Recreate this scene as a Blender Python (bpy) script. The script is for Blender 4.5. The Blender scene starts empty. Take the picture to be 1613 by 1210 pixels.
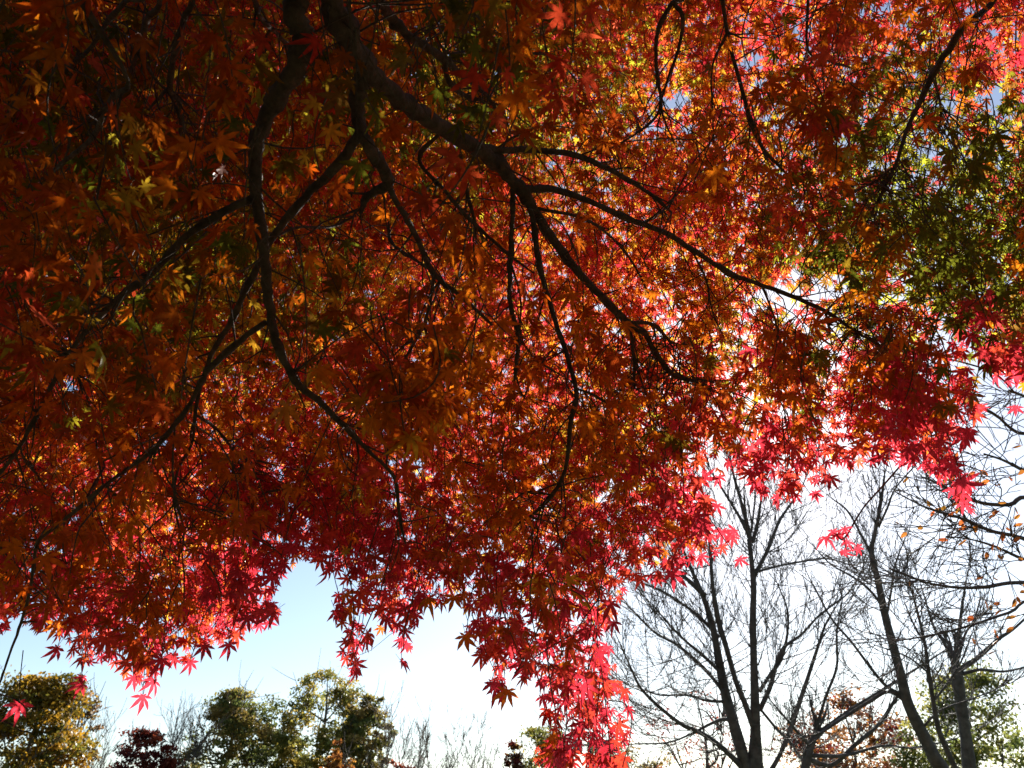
import bpy, math, random
import numpy as np
from mathutils import Vector

random.seed(7)
rng = np.random.default_rng(11)
sc = bpy.context.scene
COL = sc.collection
R = math.radians

# ------------------------------------------------------------------ camera, sky, sun, exposure
W0, H0 = 1613.0, 1210.0
FPX = 1254.0                                    # focal length in photograph pixels (28 mm on 36 mm)
PITCH = R(30.0)
CAM = np.array([0.0, 0.0, 1.6])
FWD = np.array([0, math.cos(PITCH), math.sin(PITCH)])
UPV = np.array([0, -math.sin(PITCH), math.cos(PITCH)])
RGT = np.array([1.0, 0, 0])

cam_d = bpy.data.cameras.new("camera")
cam = bpy.data.objects.new("camera", cam_d)
COL.objects.link(cam)
cam.location = CAM
cam.rotation_euler = (R(90) + PITCH, 0, 0)
cam_d.sensor_width = 36.0
cam_d.lens = FPX / W0 * 36.0
cam_d.clip_start, cam_d.clip_end = 0.05, 3000.0
cam_d.dof.use_dof = True
cam_d.dof.focus_distance = 3.2
cam_d.dof.aperture_fstop = 6.3
sc.camera = cam

SUN_PX = (1172.0, 610.0)
sd = FWD + (SUN_PX[0] - 806.5) / FPX * RGT + (605.0 - SUN_PX[1]) / FPX * UPV
sd /= np.linalg.norm(sd)
SUN_EL = math.asin(sd[2])
SUN_AZ = math.atan2(sd[0], sd[1])               # clockwise from +Y

world = bpy.data.worlds.new("World")
sc.world = world
world.use_nodes = True
nt = world.node_tree
nt.nodes.clear()
wo = nt.nodes.new("ShaderNodeOutputWorld")
bg = nt.nodes.new("ShaderNodeBackground")
sky = nt.nodes.new("ShaderNodeTexSky")
sky.sky_type = 'NISHITA'
sky.sun_disc = False
sky.sun_elevation = SUN_EL
sky.sun_rotation = SUN_AZ
sky.air_density = 1.0
sky.dust_density = 0.4
sky.ozone_density = 1.0
bg.inputs["Strength"].default_value = 0.05
nt.links.new(sky.outputs[0], bg.inputs[0])
nt.links.new(bg.outputs[0], wo.inputs[0])

sun_d = bpy.data.lights.new("sun", 'SUN')
sun_d.energy = 5.0
sun_d.angle = R(0.5)
sun_d.color = (1.0, 0.93, 0.83)
sun = bpy.data.objects.new("sun", sun_d)
COL.objects.link(sun)
sun.rotation_euler = Vector(sd).to_track_quat('Z', 'Y').to_euler()

sc.view_settings.view_transform = 'Standard'
sc.view_settings.look = 'None'
sc.view_settings.exposure = 1.72
sc.view_settings.gamma = 1.0
sc.cycles.max_bounces = 10
sc.cycles.diffuse_bounces = 4
sc.cycles.transmission_bounces = 7
sc.cycles.glossy_bounces = 2
sc.cycles.sample_clamp_indirect = 8.0

# ------------------------------------------------------------------ small helpers
def P(px, py, d):
    """a point d metres in front of the camera plane, on the sight line of a photograph pixel"""
    return CAM + d * (FWD + (px - 806.5) / FPX * RGT + (605.0 - py) / FPX * UPV)

def Parr(px, py, d):
    return CAM + d[:, None] * (FWD + ((px - 806.5) / FPX)[:, None] * RGT + ((605.0 - py) / FPX)[:, None] * UPV)

def project(p):
    v = p - CAM
    z = v @ FWD
    zz = np.where(np.abs(z) < 1e-4, 1e-4, z)
    return 806.5 + FPX * (v @ RGT) / zz, 605.0 - FPX * (v @ UPV) / zz, z

def unit(v):
    n = np.linalg.norm(v, axis=-1, keepdims=True)
    return v / np.where(n < 1e-9, 1, n)

class Buf:
    """collects vertices, triangles, quads and a colour per vertex, then becomes ONE mesh object"""
    def __init__(s):
        s.v, s.t, s.q, s.c, s.n = [], [], [], [], 0
    def add(s, v, tris=None, quads=None, col=None):
        v = np.asarray(v, dtype=np.float64)
        if tris is not None and len(tris):
            s.t.append(np.asarray(tris, dtype=np.int64) + s.n)
        if quads is not None and len(quads):
            s.q.append(np.asarray(quads, dtype=np.int64) + s.n)
        s.v.append(v)
        if col is None:
            col = (1, 1, 1)
        col = np.asarray(col, dtype=np.float64)
        s.c.append(np.broadcast_to(col, (len(v), 3)) if col.ndim == 1 else col)
        s.n += len(v)
    def build(s, name, mat, parent=None, smooth=True, label=None, origin=None, kind=None):
        v = np.concatenate(s.v) if s.v else np.zeros((0, 3))
        if origin is not None:
            v = v - np.asarray(origin)
        t = np.concatenate(s.t) if s.t else np.zeros((0, 3), np.int64)
        q = np.concatenate(s.q) if s.q else np.zeros((0, 4), np.int64)
        me = bpy.data.meshes.new(name)
        nl = t.size + q.size
        nf = len(t) + len(q)
        me.vertices.add(len(v))
        me.vertices.foreach_set("co", v.astype(np.float32).ravel())
        me.loops.add(nl)
        me.loops.foreach_set("vertex_index", np.concatenate([t.ravel(), q.ravel()]).astype(np.int32))
        me.polygons.add(nf)
        ls = np.concatenate([np.arange(len(t)) * 3, t.size + np.arange(len(q)) * 4]).astype(np.int32)
        me.polygons.foreach_set("loop_start", ls)
        me.polygons.foreach_set("use_smooth", np.full(nf, smooth, dtype=bool))
        me.update(calc_edges=True)
        c = np.concatenate(s.c)
        at = me.color_attributes.new("leaf_color", 'FLOAT_COLOR', 'POINT')
        at.data.foreach_set("color", np.concatenate([c, np.ones((len(c), 1))], 1).astype(np.float32).ravel())
        me.materials.append(mat)
        o = bpy.data.objects.new(name, me)
        COL.objects.link(o)
        if parent is not None:
            o.parent = parent
        if label:
            o["label"] = label
        if kind:
            o["kind"] = kind
        if origin is not None and parent is None:
            o.location = origin
        return o

def thing(name, label, cat, loc, group=None):
    o = bpy.data.objects.new(name, None)
    COL.objects.link(o)
    o.location = loc
    o["label"], o["category"] = label, cat
    if group:
        o["group"] = group
    o.empty_display_size = 0.3
    return o

def spline(pts, sub=4):
    """Catmull-Rom through rows of (x, y, z, radius)"""
    p = np.asarray(pts, dtype=np.float64)
    if len(p) < 3 or sub <= 1:
        return p
    e = np.vstack([2 * p[0] - p[1], p, 2 * p[-1] - p[-2]])
    out = []
    for i in range(1, len(e) - 2):
        p0, p1, p2, p3 = e[i - 1], e[i], e[i + 1], e[i + 2]
        for k in range(sub):
            t = k / sub
            out.append(0.5 * ((2 * p1) + (-p0 + p2) * t + (2 * p0 - 5 * p1 + 4 * p2 - p3) * t * t + (-p0 + 3 * p1 - 3 * p2 + p3) * t ** 3))
    out.append(p[-1])
    return np.array(out)

def tube(buf, pr, sides=8, bump=0.0, col=None, cap=True):
    """a round branch along rows of (x, y, z, radius)"""
    pr = np.asarray(pr, dtype=np.float64)
    p, r = pr[:, :3], np.maximum(pr[:, 3], 1e-4)
    n = len(p)
    if n < 2:
        return
    tan = np.gradient(p, axis=0)
    tan = unit(tan)
    ref = np.array([0.31, 0.22, 0.92]) if abs(tan[0][2]) < 0.8 else np.array([0.9, 0.3, 0.1])
    u = np.zeros_like(p)
    cur = ref
    for i in range(n):
        cur = cur - tan[i] * np.dot(cur, tan[i])
        cur = cur / max(np.linalg.norm(cur), 1e-9)
        u[i] = cur
    w = np.cross(tan, u)
    a = np.linspace(0, 2 * np.pi, sides, endpoint=False)
    rr = np.repeat(r[:, None], sides, 1)
    if bump > 0:
        ph = rng.uniform(0, 6.28, 4)
        k = np.arange(n)[:, None]
        rr = rr * (1 + bump * (np.sin(2 * a[None] + ph[0] + k * .35) + .7 * np.sin(3 * a[None] + ph[1] - k * .5)
                               + .8 * np.sin(k * .9 + ph[2]) + .5 * rng.normal(size=(n, sides))))
    v = p[:, None] + rr[:, :, None] * (np.cos(a)[None, :, None] * u[:, None] + np.sin(a)[None, :, None] * w[:, None])
    v = v.reshape(-1, 3)
    i = np.arange(n - 1)[:, None] * sides
    j = np.arange(sides)[None]
    j2 = (j + 1) % sides
    q = np.stack([i + j, i + j2, i + sides + j2, i + sides + j], -1).reshape(-1, 4)
    tr = None
    if cap:
        v = np.vstack([v, p[-1] + tan[-1] * r[-1], p[0]])
        e0 = (n - 1) * sides
        jj = np.arange(sides)
        tr = np.concatenate([np.stack([e0 + jj, e0 + (jj + 1) % sides, np.full(sides, n * sides)], -1),
                             np.stack([(jj + 1) % sides, jj, np.full(sides, n * sides + 1)], -1)])
    buf.add(v, tr, q, col)

# ------------------------------------------------------------------ materials
def leaf_material(name, trans=0.55, rough=0.45, tint=1.25, spec=0.35):
    """thin leaf: reflects its own colour and lets the same colour, more saturated, shine through"""
    m = bpy.data.materials.new(name)
    m.use_nodes = True
    t = m.node_tree
    t.nodes.clear()
    out = t.nodes.new("ShaderNodeOutputMaterial")
    att = t.nodes.new("ShaderNodeAttribute")
    att.attribute_name = "leaf_color"
    tc = t.nodes.new("ShaderNodeTexCoord")
    noi = t.nodes.new("ShaderNodeTexNoise")
    noi.inputs["Scale"].default_value = 70.0
    noi.inputs["Detail"].default_value = 4.0
    t.links.new(tc.outputs["Object"], noi.inputs["Vector"])
    mr = t.nodes.new("ShaderNodeMapRange")
    mr.inputs[1].default_value, mr.inputs[2].default_value = 0.3, 0.7
    mr.inputs[3].default_value, mr.inputs[4].default_value = 0.56, 0.98
    t.links.new(noi.outputs[0], mr.inputs[0])
    mul = t.nodes.new("ShaderNodeVectorMath")
    mul.operation = 'SCALE'
    t.links.new(att.outputs["Color"], mul.inputs[0])
    t.links.new(mr.outputs[0], mul.inputs["Scale"])
    pb = t.nodes.new("ShaderNodeBsdfPrincipled")
    pb.inputs["Roughness"].default_value = rough
    pb.inputs["Specular IOR Level"].default_value = spec
    t.links.new(mul.outputs[0], pb.inputs["Base Color"])
    tr = t.nodes.new("ShaderNodeBsdfTranslucent")
    mul2 = t.nodes.new("ShaderNodeVectorMath")
    mul2.operation = 'SCALE'
    mul2.inputs["Scale"].default_value = tint
    t.links.new(mul.outputs[0], mul2.inputs[0])
    t.links.new(mul2.outputs[0], tr.inputs["Color"])
    mx = t.nodes.new("ShaderNodeMixShader")
    mx.inputs[0].default_value = trans
    t.links.new(pb.outputs[0], mx.inputs[1])
    t.links.new(tr.outputs[0], mx.inputs[2])
    t.links.new(mx.outputs[0], out.inputs[0])
    return m

def bark_material(name, c1, c2, scale=18.0, bump=0.5):
    m = bpy.data.materials.new(name)
    m.use_nodes = True
    t = m.node_tree
    pb = t.nodes["Principled BSDF"]
    pb.inputs["Roughness"].default_value = 0.85
    pb.inputs["Specular IOR Level"].default_value = 0.25
    tc = t.nodes.new("ShaderNodeTexCoord")
    n1 = t.nodes.new("ShaderNodeTexNoise")
    n1.inputs["Scale"].default_value = scale
    n1.inputs["Detail"].default_value = 8
    n1.inputs["Roughness"].default_value = 0.65
    t.links.new(tc.outputs["Object"], n1.inputs["Vector"])
    cr = t.nodes.new("ShaderNodeValToRGB")
    cr.color_ramp.elements[0].color = (*c1, 1)
    cr.color_ramp.elements[1].color = (*c2, 1)
    cr.color_ramp.elements[0].position, cr.color_ramp.elements[1].position = 0.35, 0.7
    t.links.new(n1.outputs[0], cr.inputs[0])
    t.links.new(cr.outputs[0], pb.inputs["Base Color"])
    n2 = t.nodes.new("ShaderNodeTexNoise")
    n2.inputs["Scale"].default_value = scale * 4
    n2.inputs["Detail"].default_value = 6
    t.links.new(tc.outputs["Object"], n2.inputs["Vector"])
    bp = t.nodes.new("ShaderNodeBump")
    bp.inputs["Strength"].default_value = bump
    bp.inputs["Distance"].default_value = 0.02
    t.links.new(n2.outputs[0], bp.inputs["Height"])
    t.links.new(bp.outputs[0], pb.inputs["Normal"])
    return m

M_LEAF = leaf_material("maple_leaf", trans=0.62, tint=1.3, spec=0.22)
M_FAR = leaf_material("distant_leaf", trans=0.5, tint=1.3, spec=0.2)
M_BARK = bark_material("maple_bark", (0.045, 0.034, 0.025), (0.13, 0.10, 0.075), 22)
M_GREY = bark_material("grey_bark", (0.06, 0.058, 0.055), (0.15, 0.145, 0.138), 9)
M_TWIG = bark_material("distant_bark", (0.07, 0.058, 0.046), (0.15, 0.125, 0.10), 3, 0.2)

# ------------------------------------------------------------------ ground
def make_ground():
    m = bpy.data.materials.new("lawn")
    m.use_nodes = True
    t = m.node_tree
    pb = t.nodes["Principled BSDF"]
    pb.inputs["Roughness"].default_value = 0.9
    tc = t.nodes.new("ShaderNodeTexCoord")
    n1 = t.nodes.new("ShaderNodeTexNoise"); n1.inputs["Scale"].default_value = 0.6; n1.inputs["Detail"].default_value = 8
    n2 = t.nodes.new("ShaderNodeTexNoise"); n2.inputs["Scale"].default_value = 40; n2.inputs["Detail"].default_value = 6
    for n in (n1, n2):
        t.links.new(tc.outputs["Object"], n.inputs["Vector"])
    cr = t.nodes.new("ShaderNodeValToRGB")
    e = cr.color_ramp.elements
    e[0].position, e[0].color = 0.35, (0.025, 0.04, 0.012, 1)
    e[1].position, e[1].color = 0.7, (0.06, 0.07, 0.022, 1)
    t.links.new(n1.outputs[0], cr.inputs[0])
    vor = t.nodes.new("ShaderNodeTexVoronoi"); vor.inputs["Scale"].default_value = 9
    t.links.new(tc.outputs["Object"], vor.inputs["Vector"])
    lt = t.nodes.new("ShaderNodeMath"); lt.operation = 'LESS_THAN'; lt.inputs[1].default_value = 0.28
    t.links.new(vor.outputs["Distance"], lt.inputs[0])
    mix = t.nodes.new("ShaderNodeMix"); mix.data_type = 'RGBA'
    t.links.new(lt.outputs[0], mix.inputs["Factor"])
    t.links.new(cr.outputs[0], mix.inputs["A"])
    mix.inputs["B"].default_value = (0.13, 0.045, 0.02, 1)
    t.links.new(mix.outputs["Result"], pb.inputs["Base Color"])
    bp = t.nodes.new("ShaderNodeBump"); bp.inputs["Strength"].default_value = 0.7; bp.inputs["Distance"].default_value = 0.05
    t.links.new(n2.outputs[0], bp.inputs["Height"])
    t.links.new(bp.outputs[0], pb.inputs["Normal"])
    b = Buf()
    nr, na = 40, 64
    rad = np.concatenate([[0.0], np.geomspace(1.5, 1500, nr)])
    vs = [np.array([[0, 0, 0.0]])]
    a = np.linspace(0, 2 * np.pi, na, endpoint=False)
    for r in rad[1:]:
        x, y = r * np.cos(a), r * np.sin(a)
        z = 0.06 * np.sin(x * .5 + 1) * np.cos(y * .4) * min(1, r / 6)
        vs.append(np.stack([x, y, z], -1))
    v = np.vstack(vs)
    j = np.arange(na)
    tr = np.stack([np.zeros(na, int), 1 + j, 1 + (j + 1) % na], -1)
    q = np.concatenate([np.stack([1 + k * na + j, 1 + (k + 1) * na + j, 1 + (k + 1) * na + (j + 1) % na, 1 + k * na + (j + 1) % na], -1) for k in range(nr - 1)])
    b.add(v, tr, q)
    o = b.build("ground", m)
    o["kind"] = "structure"
make_ground()

# ------------------------------------------------------------------ the maple: limbs traced in the photograph
# name: (parent or None, depth at start, depth at end, [(px, py, width px) ...])
LIMBS = {
 "A": (None, 1.95, 2.75, [(455,-45,52),(462,20,50),(478,60,48),(465,110,44),(432,160,40),(406,215,34),(402,260,30),(405,310,28),(412,370,26),(418,420,23),(425,490,22),(438,545,20),(465,600,17),(505,635,14),(545,675,12),(585,715,9),(620,750,8),(627,790,8),(632,830,6),(640,860,4)]),
 "A1": ("A", 0, 2.75, [(398,312,18),(350,335,18),(290,375,16),(245,425,15),(200,460,15),(155,500,13),(110,555,11),(80,610,10),(60,650,9),(30,705,8),(0,745,7),(-40,790,5)]),
 "A1a": ("A1", 0, 2.6, [(108,558,7),(60,562,5),(10,556,4)]),
 "A1b": ("A1", 0, 2.7, [(112,557,7),(122,590,5),(130,620,3)]),
 "A1c": ("A1", 0, 2.9, [(62,645,6),(30,650,4),(-20,672,3)]),
 "A1d": ("A1", 0, 3.0, [(32,702,5),(40,728,4),(70,760,3)]),
 "A2": ("A", 0, 2.9, [(418,508,14),(380,535,14),(330,580,14),(318,600,12),(300,635,11),(275,670,11),(240,710,10),(200,740,9),(165,765,9),(130,795,9),(95,825,8),(60,855,7),(52,900,7),(45,940,7),(30,990,6),(12,1040,5),(0,1075,4),(-10,1100,3)]),
 "A2a": ("A2", 0, 2.8, [(62,853,5),(40,850,4),(-10,862,3)]),
 "A2b": ("A2", 0, 3.0, [(275,672,5),(272,740,5),(278,790,6),(290,840,4),(280,885,3)]),
 "A2c": ("A2", 0, 3.1, [(163,768,4),(158,740,4),(152,700,4),(155,680,3)]),
 "A2d": ("A2", 0, 3.1, [(130,795,4),(150,760,5),(165,735,4)]),
 "C": (None, 1.95, 3.5, [(500,-60,54),(530,20,54),(560,80,52),(590,120,46),(640,165,42),(700,205,36),(760,240,34),(800,275,30),(825,305,26),(850,345,22),(880,390,20),(920,440,18),(960,480,17),(990,510,16),(1015,525,13),(1035,560,13),(1060,590,12),(1090,600,8),(1120,612,5)]),
 "Ca": ("C", 0, 3.3, [(990,505,9),(997,550,8),(1000,612,5)]),
 "Cb": ("C", 0, 3.6, [(992,508,9),(1030,512,8),(1060,540,5),(1090,542,3)]),
 "K": ("C", 0, 2.5, [(572,115,44),(562,165,36),(572,215,30),(600,262,28),(612,290,24),(580,308,18),(568,335,9)]),
 "K1": ("K", 0, 3.0, [(608,285,16),(628,325,13),(652,365,12),(685,432,13),(730,470,10),(775,512,6)]),
 "K1a": ("K1", 0, 3.1, [(685,430,9),(672,500,8),(655,535,7),(625,590,5),(608,618,3)]),
 "K1b": ("K1a", 0, 3.2, [(672,500,6),(700,540,4),(712,580,3)]),
 "K1c": ("K1a", 0, 3.2, [(667,515,5),(620,560,4),(585,590,3)]),
 "K1d": ("K1a", 0, 3.3, [(668,512,6),(680,560,5),(695,600,4),(690,650,3)]),
 "K1e": ("K1", 0, 3.0, [(682,428,6),(640,400,7),(615,380,7),(612,350,5)]),
 "B": ("K", 0, 3.0, [(570,205,26),(530,262,22),(480,312,18),(430,372,16),(398,435,13),(365,505,12),(335,555,11),(318,600,9),(308,650,8),(302,700,6),(280,740,6),(274,790,5),(285,840,3)]),
 "B1": ("B", 0, 3.2, [(310,655,6),(340,675,6),(365,710,5),(366,755,3)]),
 "B2": ("B", 0, 2.9, [(425,378,7),(470,358,6),(520,358,6),(560,340,4)]),
 "C1": ("C", 0, 3.0, [(742,232,17),(790,236,16),(840,237,15),(900,243,14),(950,262,12),(1000,290,10),(1030,310,8),(1058,335,5)]),
 "C2": ("C", 0, 3.7, [(822,300,17),(870,298,15),(930,318,14),(990,345,13),(1050,368,12),(1100,400,11),(1160,435,11),(1230,460,10),(1300,490,9),(1350,525,7),(1385,545,6),(1400,600,5),(1420,650,5),(1460,690,4),(1500,745,3),(1540,790,2)]),
 "C2a": ("C2", 0, 3.6, [(1200,450,6),(1220,500,4),(1228,540,3),(1250,580,2)]),
 "C2b": ("C2", 0, 3.7, [(1300,490,5),(1310,540,4),(1318,570,3)]),
 "C2c": ("C2", 0, 3.5, [(1090,395,5),(1112,440,5),(1122,490,4),(1140,530,3)]),
 "C2d": ("C2", 0, 3.5, [(1010,352,6),(1040,335,5),(1060,318,3)]),
 "C3": ("C", 0, 3.4, [(845,328,8),(920,345,7),(970,380,6),(1000,420,5),(1025,470,3)]),
 "C4": ("C", 0, 2.95, [(832,318,13),(842,360,13),(850,420,13),(870,490,12),(895,565,12),(908,620,11),(900,660,11),(890,740,10),(870,780,9),(840,810,6),(810,828,3)]),
 "C4a": ("C4", 0, 3.0, [(908,612,6),(935,622,5),(965,640,3)]),
 "C4b": ("C4", 0, 3.1, [(870,780,5),(830,775,4),(800,795,3)]),
 "C5": ("C", 0, 3.1, [(808,288,11),(807,340,11),(805,400,11),(803,470,11),(815,530,10),(812,590,7),(806,645,3)]),
 "C5a": ("C5", 0, 3.3, [(806,420,6),(820,470,5),(818,530,5),(818,580,3)]),
 "C5b": ("C5", 0, 3.3, [(815,530,5),(850,570,4),(900,600,3)]),
 "K2": ("C", 0, 3.0, [(700,203,9),(660,250,9),(700,300,9),(745,350,9),(800,400,7),(840,430,4)]),
 "K3": ("C", 0, 3.0, [(722,220,9),(735,300,8),(748,350,6),(750,390,3)]),
 "D": (None, 2.2, 3.1, [(585,-60,24),(612,20,22),(640,52,21),(680,80,19),(705,98,17),(735,125,10),(765,150,8),(790,180,4)]),
 "Da": ("D", 0, 2.9, [(700,92,12),(708,130,13),(735,152,10),(760,158,5)]),
 "Db": ("D", 0, 3.0, [(700,84,7),(780,80,5),(860,86,3)]),
 "E1": (None, 2.1, 2.9, [(240,-50,14),(231,33,13),(214,87,11),(204,130,9),(195,150,7)]),
 "E1a": ("E1", 0, 3.0, [(216,82,7),(245,125,7),(268,150,6),(285,190,6),(311,241,5),(345,270,4),(372,298,3)]),
 "E2": (None, 2.05, 2.9, [(290,-50,15),(288,33,14),(276,80,13),(268,140,11),(284,167,9),(282,230,5),(265,290,3)]),
 "E2a": ("E2", 0, 2.9, [(266,138,7),(228,181,6),(194,231,5),(170,270,3)]),
 "E3": (None, 2.05, 2.9, [(215,-30,12),(197,2,11),(167,37,10),(144,74,9),(100,115,7),(60,150,5)]),
 "E4": (None, 1.9, 2.9, [(190,100,10),(178,150,13),(164,177,13),(148,214,12),(117,241,9),(60,285,6),(0,300,4)]),
 "E5": ("A", 1.9, 2.8, [(395,-30,11),(402,5,11),(412,30,11),(435,52,10),(455,75,10)]),
 "E6": (None, 2.2, 3.0, [(-30,210,5),(30,200,5),(62,162,5),(90,140,4)]),
 "F": (None, 3.0, 3.5, [(1575,-40,18),(1520,40,15),(1480,100,14),(1455,150,12),(1430,200,10),(1410,260,8),(1385,312,6),(1365,350,3)]),
 "Fa": ("F", 0, 3.6, [(1468,118,6),(1478,150,6),(1482,180,5),(1478,215,3)]),
 "Fb": ("F", 0, 3.4, [(1405,265,5),(1370,290,4),(1330,310,3)]),
 "G": (None, 3.0, 3.5, [(1136,-40,10),(1138,0,9),(1145,50,9),(1160,110,9),(1180,180,9),(1200,230,7),(1230,265,6),(1258,290,3)]),
 "Ga": ("G", 0, 3.4, [(1144,55,6),(1122,105,5),(1122,170,4),(1125,230,3)]),
 "H": (None, 3.3, 3.8, [(1275,-40,7),(1273,0,7),(1273,80,6),(1310,98,5),(1345,108,4),(1380,125,3)]),
 "Ha": ("H", 0, 3.8, [(1272,78,5),(1262,110,4),(1250,130,3)]),
 "Hb": ("H", 0, 3.9, [(1295,92,4),(1300,120,4),(1340,135,3)]),
 "I": (None, 2.9, 3.5, [(1085,-40,11),(1058,5,10),(1036,50,9),(1034,110,8),(1040,170,7),(1010,205,5),(965,232,4),(940,240,3)]),
 "Ia": ("I", 0, 3.4, [(1060,2,12),(1076,30,10),(1068,80,7),(1050,130,6),(1042,172,5),(1062,225,3)]),
}
PREFIX = {   # the way from the fork of the trunk up and over the camera to where each limb enters the picture
 "A": [(-0.62,-0.95,1.95,.085),(-0.72,-0.35,2.75,.075),(-0.66,0.35,3.25,.062)],
 "C": [(-0.45,-0.95,1.95,.095),(-0.50,-0.40,2.75,.085),(-0.46,0.35,3.28,.068)],
 "D": [(-0.42,-0.9,2.2,.05),(-0.36,-0.2,3.2,.042),(-0.35,0.6,3.7,.03)],
 "E1": [(-0.8,-0.3,2.75,.032),(-0.9,0.4,3.35,.024)],
 "E2": [(-0.75,-0.3,2.75,.034),(-0.85,0.5,3.35,.026)],
 "E3": [(-0.85,-0.2,2.8,.03),(-1.0,0.6,3.3,.022)],
 "E4": [(-0.95,0.0,2.9,.03),(-1.1,0.8,3.35,.02)],
 "E6": [(-1.3,0.5,2.9,.02)],
 "F": [(-0.3,-0.95,1.95,.08),(0.3,-0.2,3.3,.065),(1.2,0.9,4.3,.04)],
 "G": [(0.3,-0.2,3.32,.04),(0.6,0.9,4.3,.028)],
 "H": [(0.4,-0.1,3.4,.035),(0.9,1.0,4.5,.022)],
 "I": [(0.2,-0.3,3.2,.04),(0.45,0.7,4.1,.028)],
}
PREFIX_END_SKIP = {"E4": True, "E6": True}

LIMB3 = {}
def build_limb(key):
    parent, d0, d1, px = LIMBS[key]
    px = np.array(px, dtype=float)
    seg = np.concatenate([[0], np.cumsum(np.hypot(np.diff(px[:, 0]), np.diff(px[:, 1])))])
    s = seg / seg[-1]
    if parent and d0 == 0:
        q = LIMB3[parent]
        x, y, z = project(q[:, :3])
        ok = z > 0.5
        dist = np.where(ok, np.hypot(x - px[0, 0], y - px[0, 1]), 1e9)
        d0 = z[np.argmin(dist)]
    ph = (hash_of(key) % 100) / 100 * 6.28
    d = d0 + (d1 - d0) * s + 0.06 * np.sin(s * 7 + ph) * s * (1 - s) * 4
    pts = Parr(px[:, 0], px[:, 1], d)
    r = .69 * px[:, 2] * d / FPX / 2
    rows = np.concatenate([pts, r[:, None]], 1)
    if key in PREFIX:
        rows = np.vstack([np.array(PREFIX[key]), rows])
    q = spline(rows, 5)
    kr = np.random.default_rng(hash_of(key))
    for _ in range(max(2, len(q) // 9)):                 # knots and old branch collars
        j = kr.integers(0, len(q)); q[max(0, j - 1):j + 1, 3] *= kr.uniform(1.1, 1.3)
    q[1:-1, :3] += kr.normal(0, .12, (len(q) - 2, 3)) * q[1:-1, 3:4]
    LIMB3[key] = q

def hash_of(s):
    return sum((i + 1) * ord(ch) * 31 for i, ch in enumerate(s))

for k in LIMBS:
    build_limb(k)

MAPLE_AT = np.array([-0.5, -1.25, 0.0])
maple = thing("maple_tree", "large Japanese maple in red, orange and green autumn leaf arching over the whole view", "tree", MAPLE_AT)

tb = Buf()
tube(tb, spline([(-0.48,-1.28,-0.1,.26),(-0.5,-1.25,0.15,.19),(-0.52,-1.2,0.7,.155),(-0.47,-1.12,1.3,.15),(-0.45,-1.02,1.8,.15),(-0.47,-0.95,2.05,.11)], 6), 20, 0.03)
tb.build("trunk", M_BARK, maple, origin=MAPLE_AT)
for k in LIMBS:
    b = Buf()
    big = LIMB3[k][0, 3] > 0.012
    tube(b, LIMB3[k], 14 if big else 8, 0.05)
    b.build("branch", M_BARK, maple, origin=MAPLE_AT)

# ------------------------------------------------------------------ the maple: outline of its crown, density, depth
OUT = np.array([(-400,1010),(0,1000),(30,985),(60,992),(90,1002),(112,1040),(128,1080),(150,1035),(185,1052),(225,1092),(250,1050),(300,1040),(335,1020),(400,995),(440,990),(430,940),(455,893),(490,885),(520,905),(545,910),(530,950),(512,1000),(528,1040),(560,1060),(588,1030),(610,1000),(635,1038),(648,1022),(655,980),(690,955),(725,950),(738,965),(724,1000),(745,1030),(770,1062),(790,1105),(815,1085),(842,1062),(855,1085),(852,1112),(862,1150),(838,1185),(850,1230),(990,1240),(995,1150),(995,1090),(962,1040),(975,1000),(985,940),(1000,920),(1030,928),(1060,912),(1090,900),(1120,880),(1152,885),(1168,855),(1130,815),(1118,770),(1150,745),(1185,765),(1200,810),(1235,808),(1285,790),(1320,770),(1350,738),(1400,728),(1435,738),(1470,745),(1500,790),(1530,805),(1543,775),(1520,720),(1530,690),(1548,650),(1540,600),(1530,570),(1560,590),(1620,615),(2020,680),(2020,-420),(-400,-420)], dtype=float)

def inside(poly, x, y):
    c = np.zeros(len(x), dtype=bool)
    n = len(poly)
    j = n - 1
    for i in range(n):
        xi, yi = poly[i]; xj, yj = poly[j]
        if yi != yj:
            c ^= ((yi > y) != (yj > y)) & (x < (xj - xi) * (y - yi) / (yj - yi) + xi)
        j = i
    return c

EDGE = OUT[:-3]
def edge_dist(x, y):
    best = np.full(len(x), 1e9)
    for i in range(len(EDGE) - 1):
        a, b = EDGE[i], EDGE[i + 1]
        ab = b - a
        t = np.clip(((x - a[0]) * ab[0] + (y - a[1]) * ab[1]) / (ab @ ab), 0, 1)
        best = np.minimum(best, np.hypot(x - a[0] - t * ab[0], y - a[1] - t * ab[1]))
    return best

def gauss(x, y, cx, cy, rx, ry):
    return np.exp(-(((x - cx) / rx) ** 2 + ((y - cy) / ry) ** 2))

GX = np.array([-400, 0, 230, 460, 690, 920, 1150, 1380, 1613, 2013.])
GY = np.array([-400, 0, 200, 400, 600, 800, 1000.])
TAU = 1.02 * np.array([           # how many leaf layers a sight line meets, on average
 [9.0,8.5,8.5,8.0,7.0,6.0,4.5,3.8,3.6,3.6],
 [9.0,8.5,8.5,8.0,7.0,6.0,4.2,3.4,3.2,3.6],
 [9.0,8.5,8.5,7.5,6.8,5.6,3.9,3.6,3.4,3.8],
 [9.0,8.5,8.5,7.0,6.4,5.4,4.2,4.2,4.2,4.2],
 [8.0,7.5,7.5,6.0,6.0,5.6,4.8,4.6,3.4,3.2],
 [7.0,7.0,6.5,6.0,6.0,5.4,4.2,3.0,2.6,2.6],
 [5.0,5.0,5.0,4.6,4.4,4.0,3.4,3.0,2.6,2.6]])
TAU[:4, :4] *= 1.75
TAU[:4, 4] *= 1.25
TAU[:, 5:] *= 1.12
TAU[2:5, 7:9] *= 1.2
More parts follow.
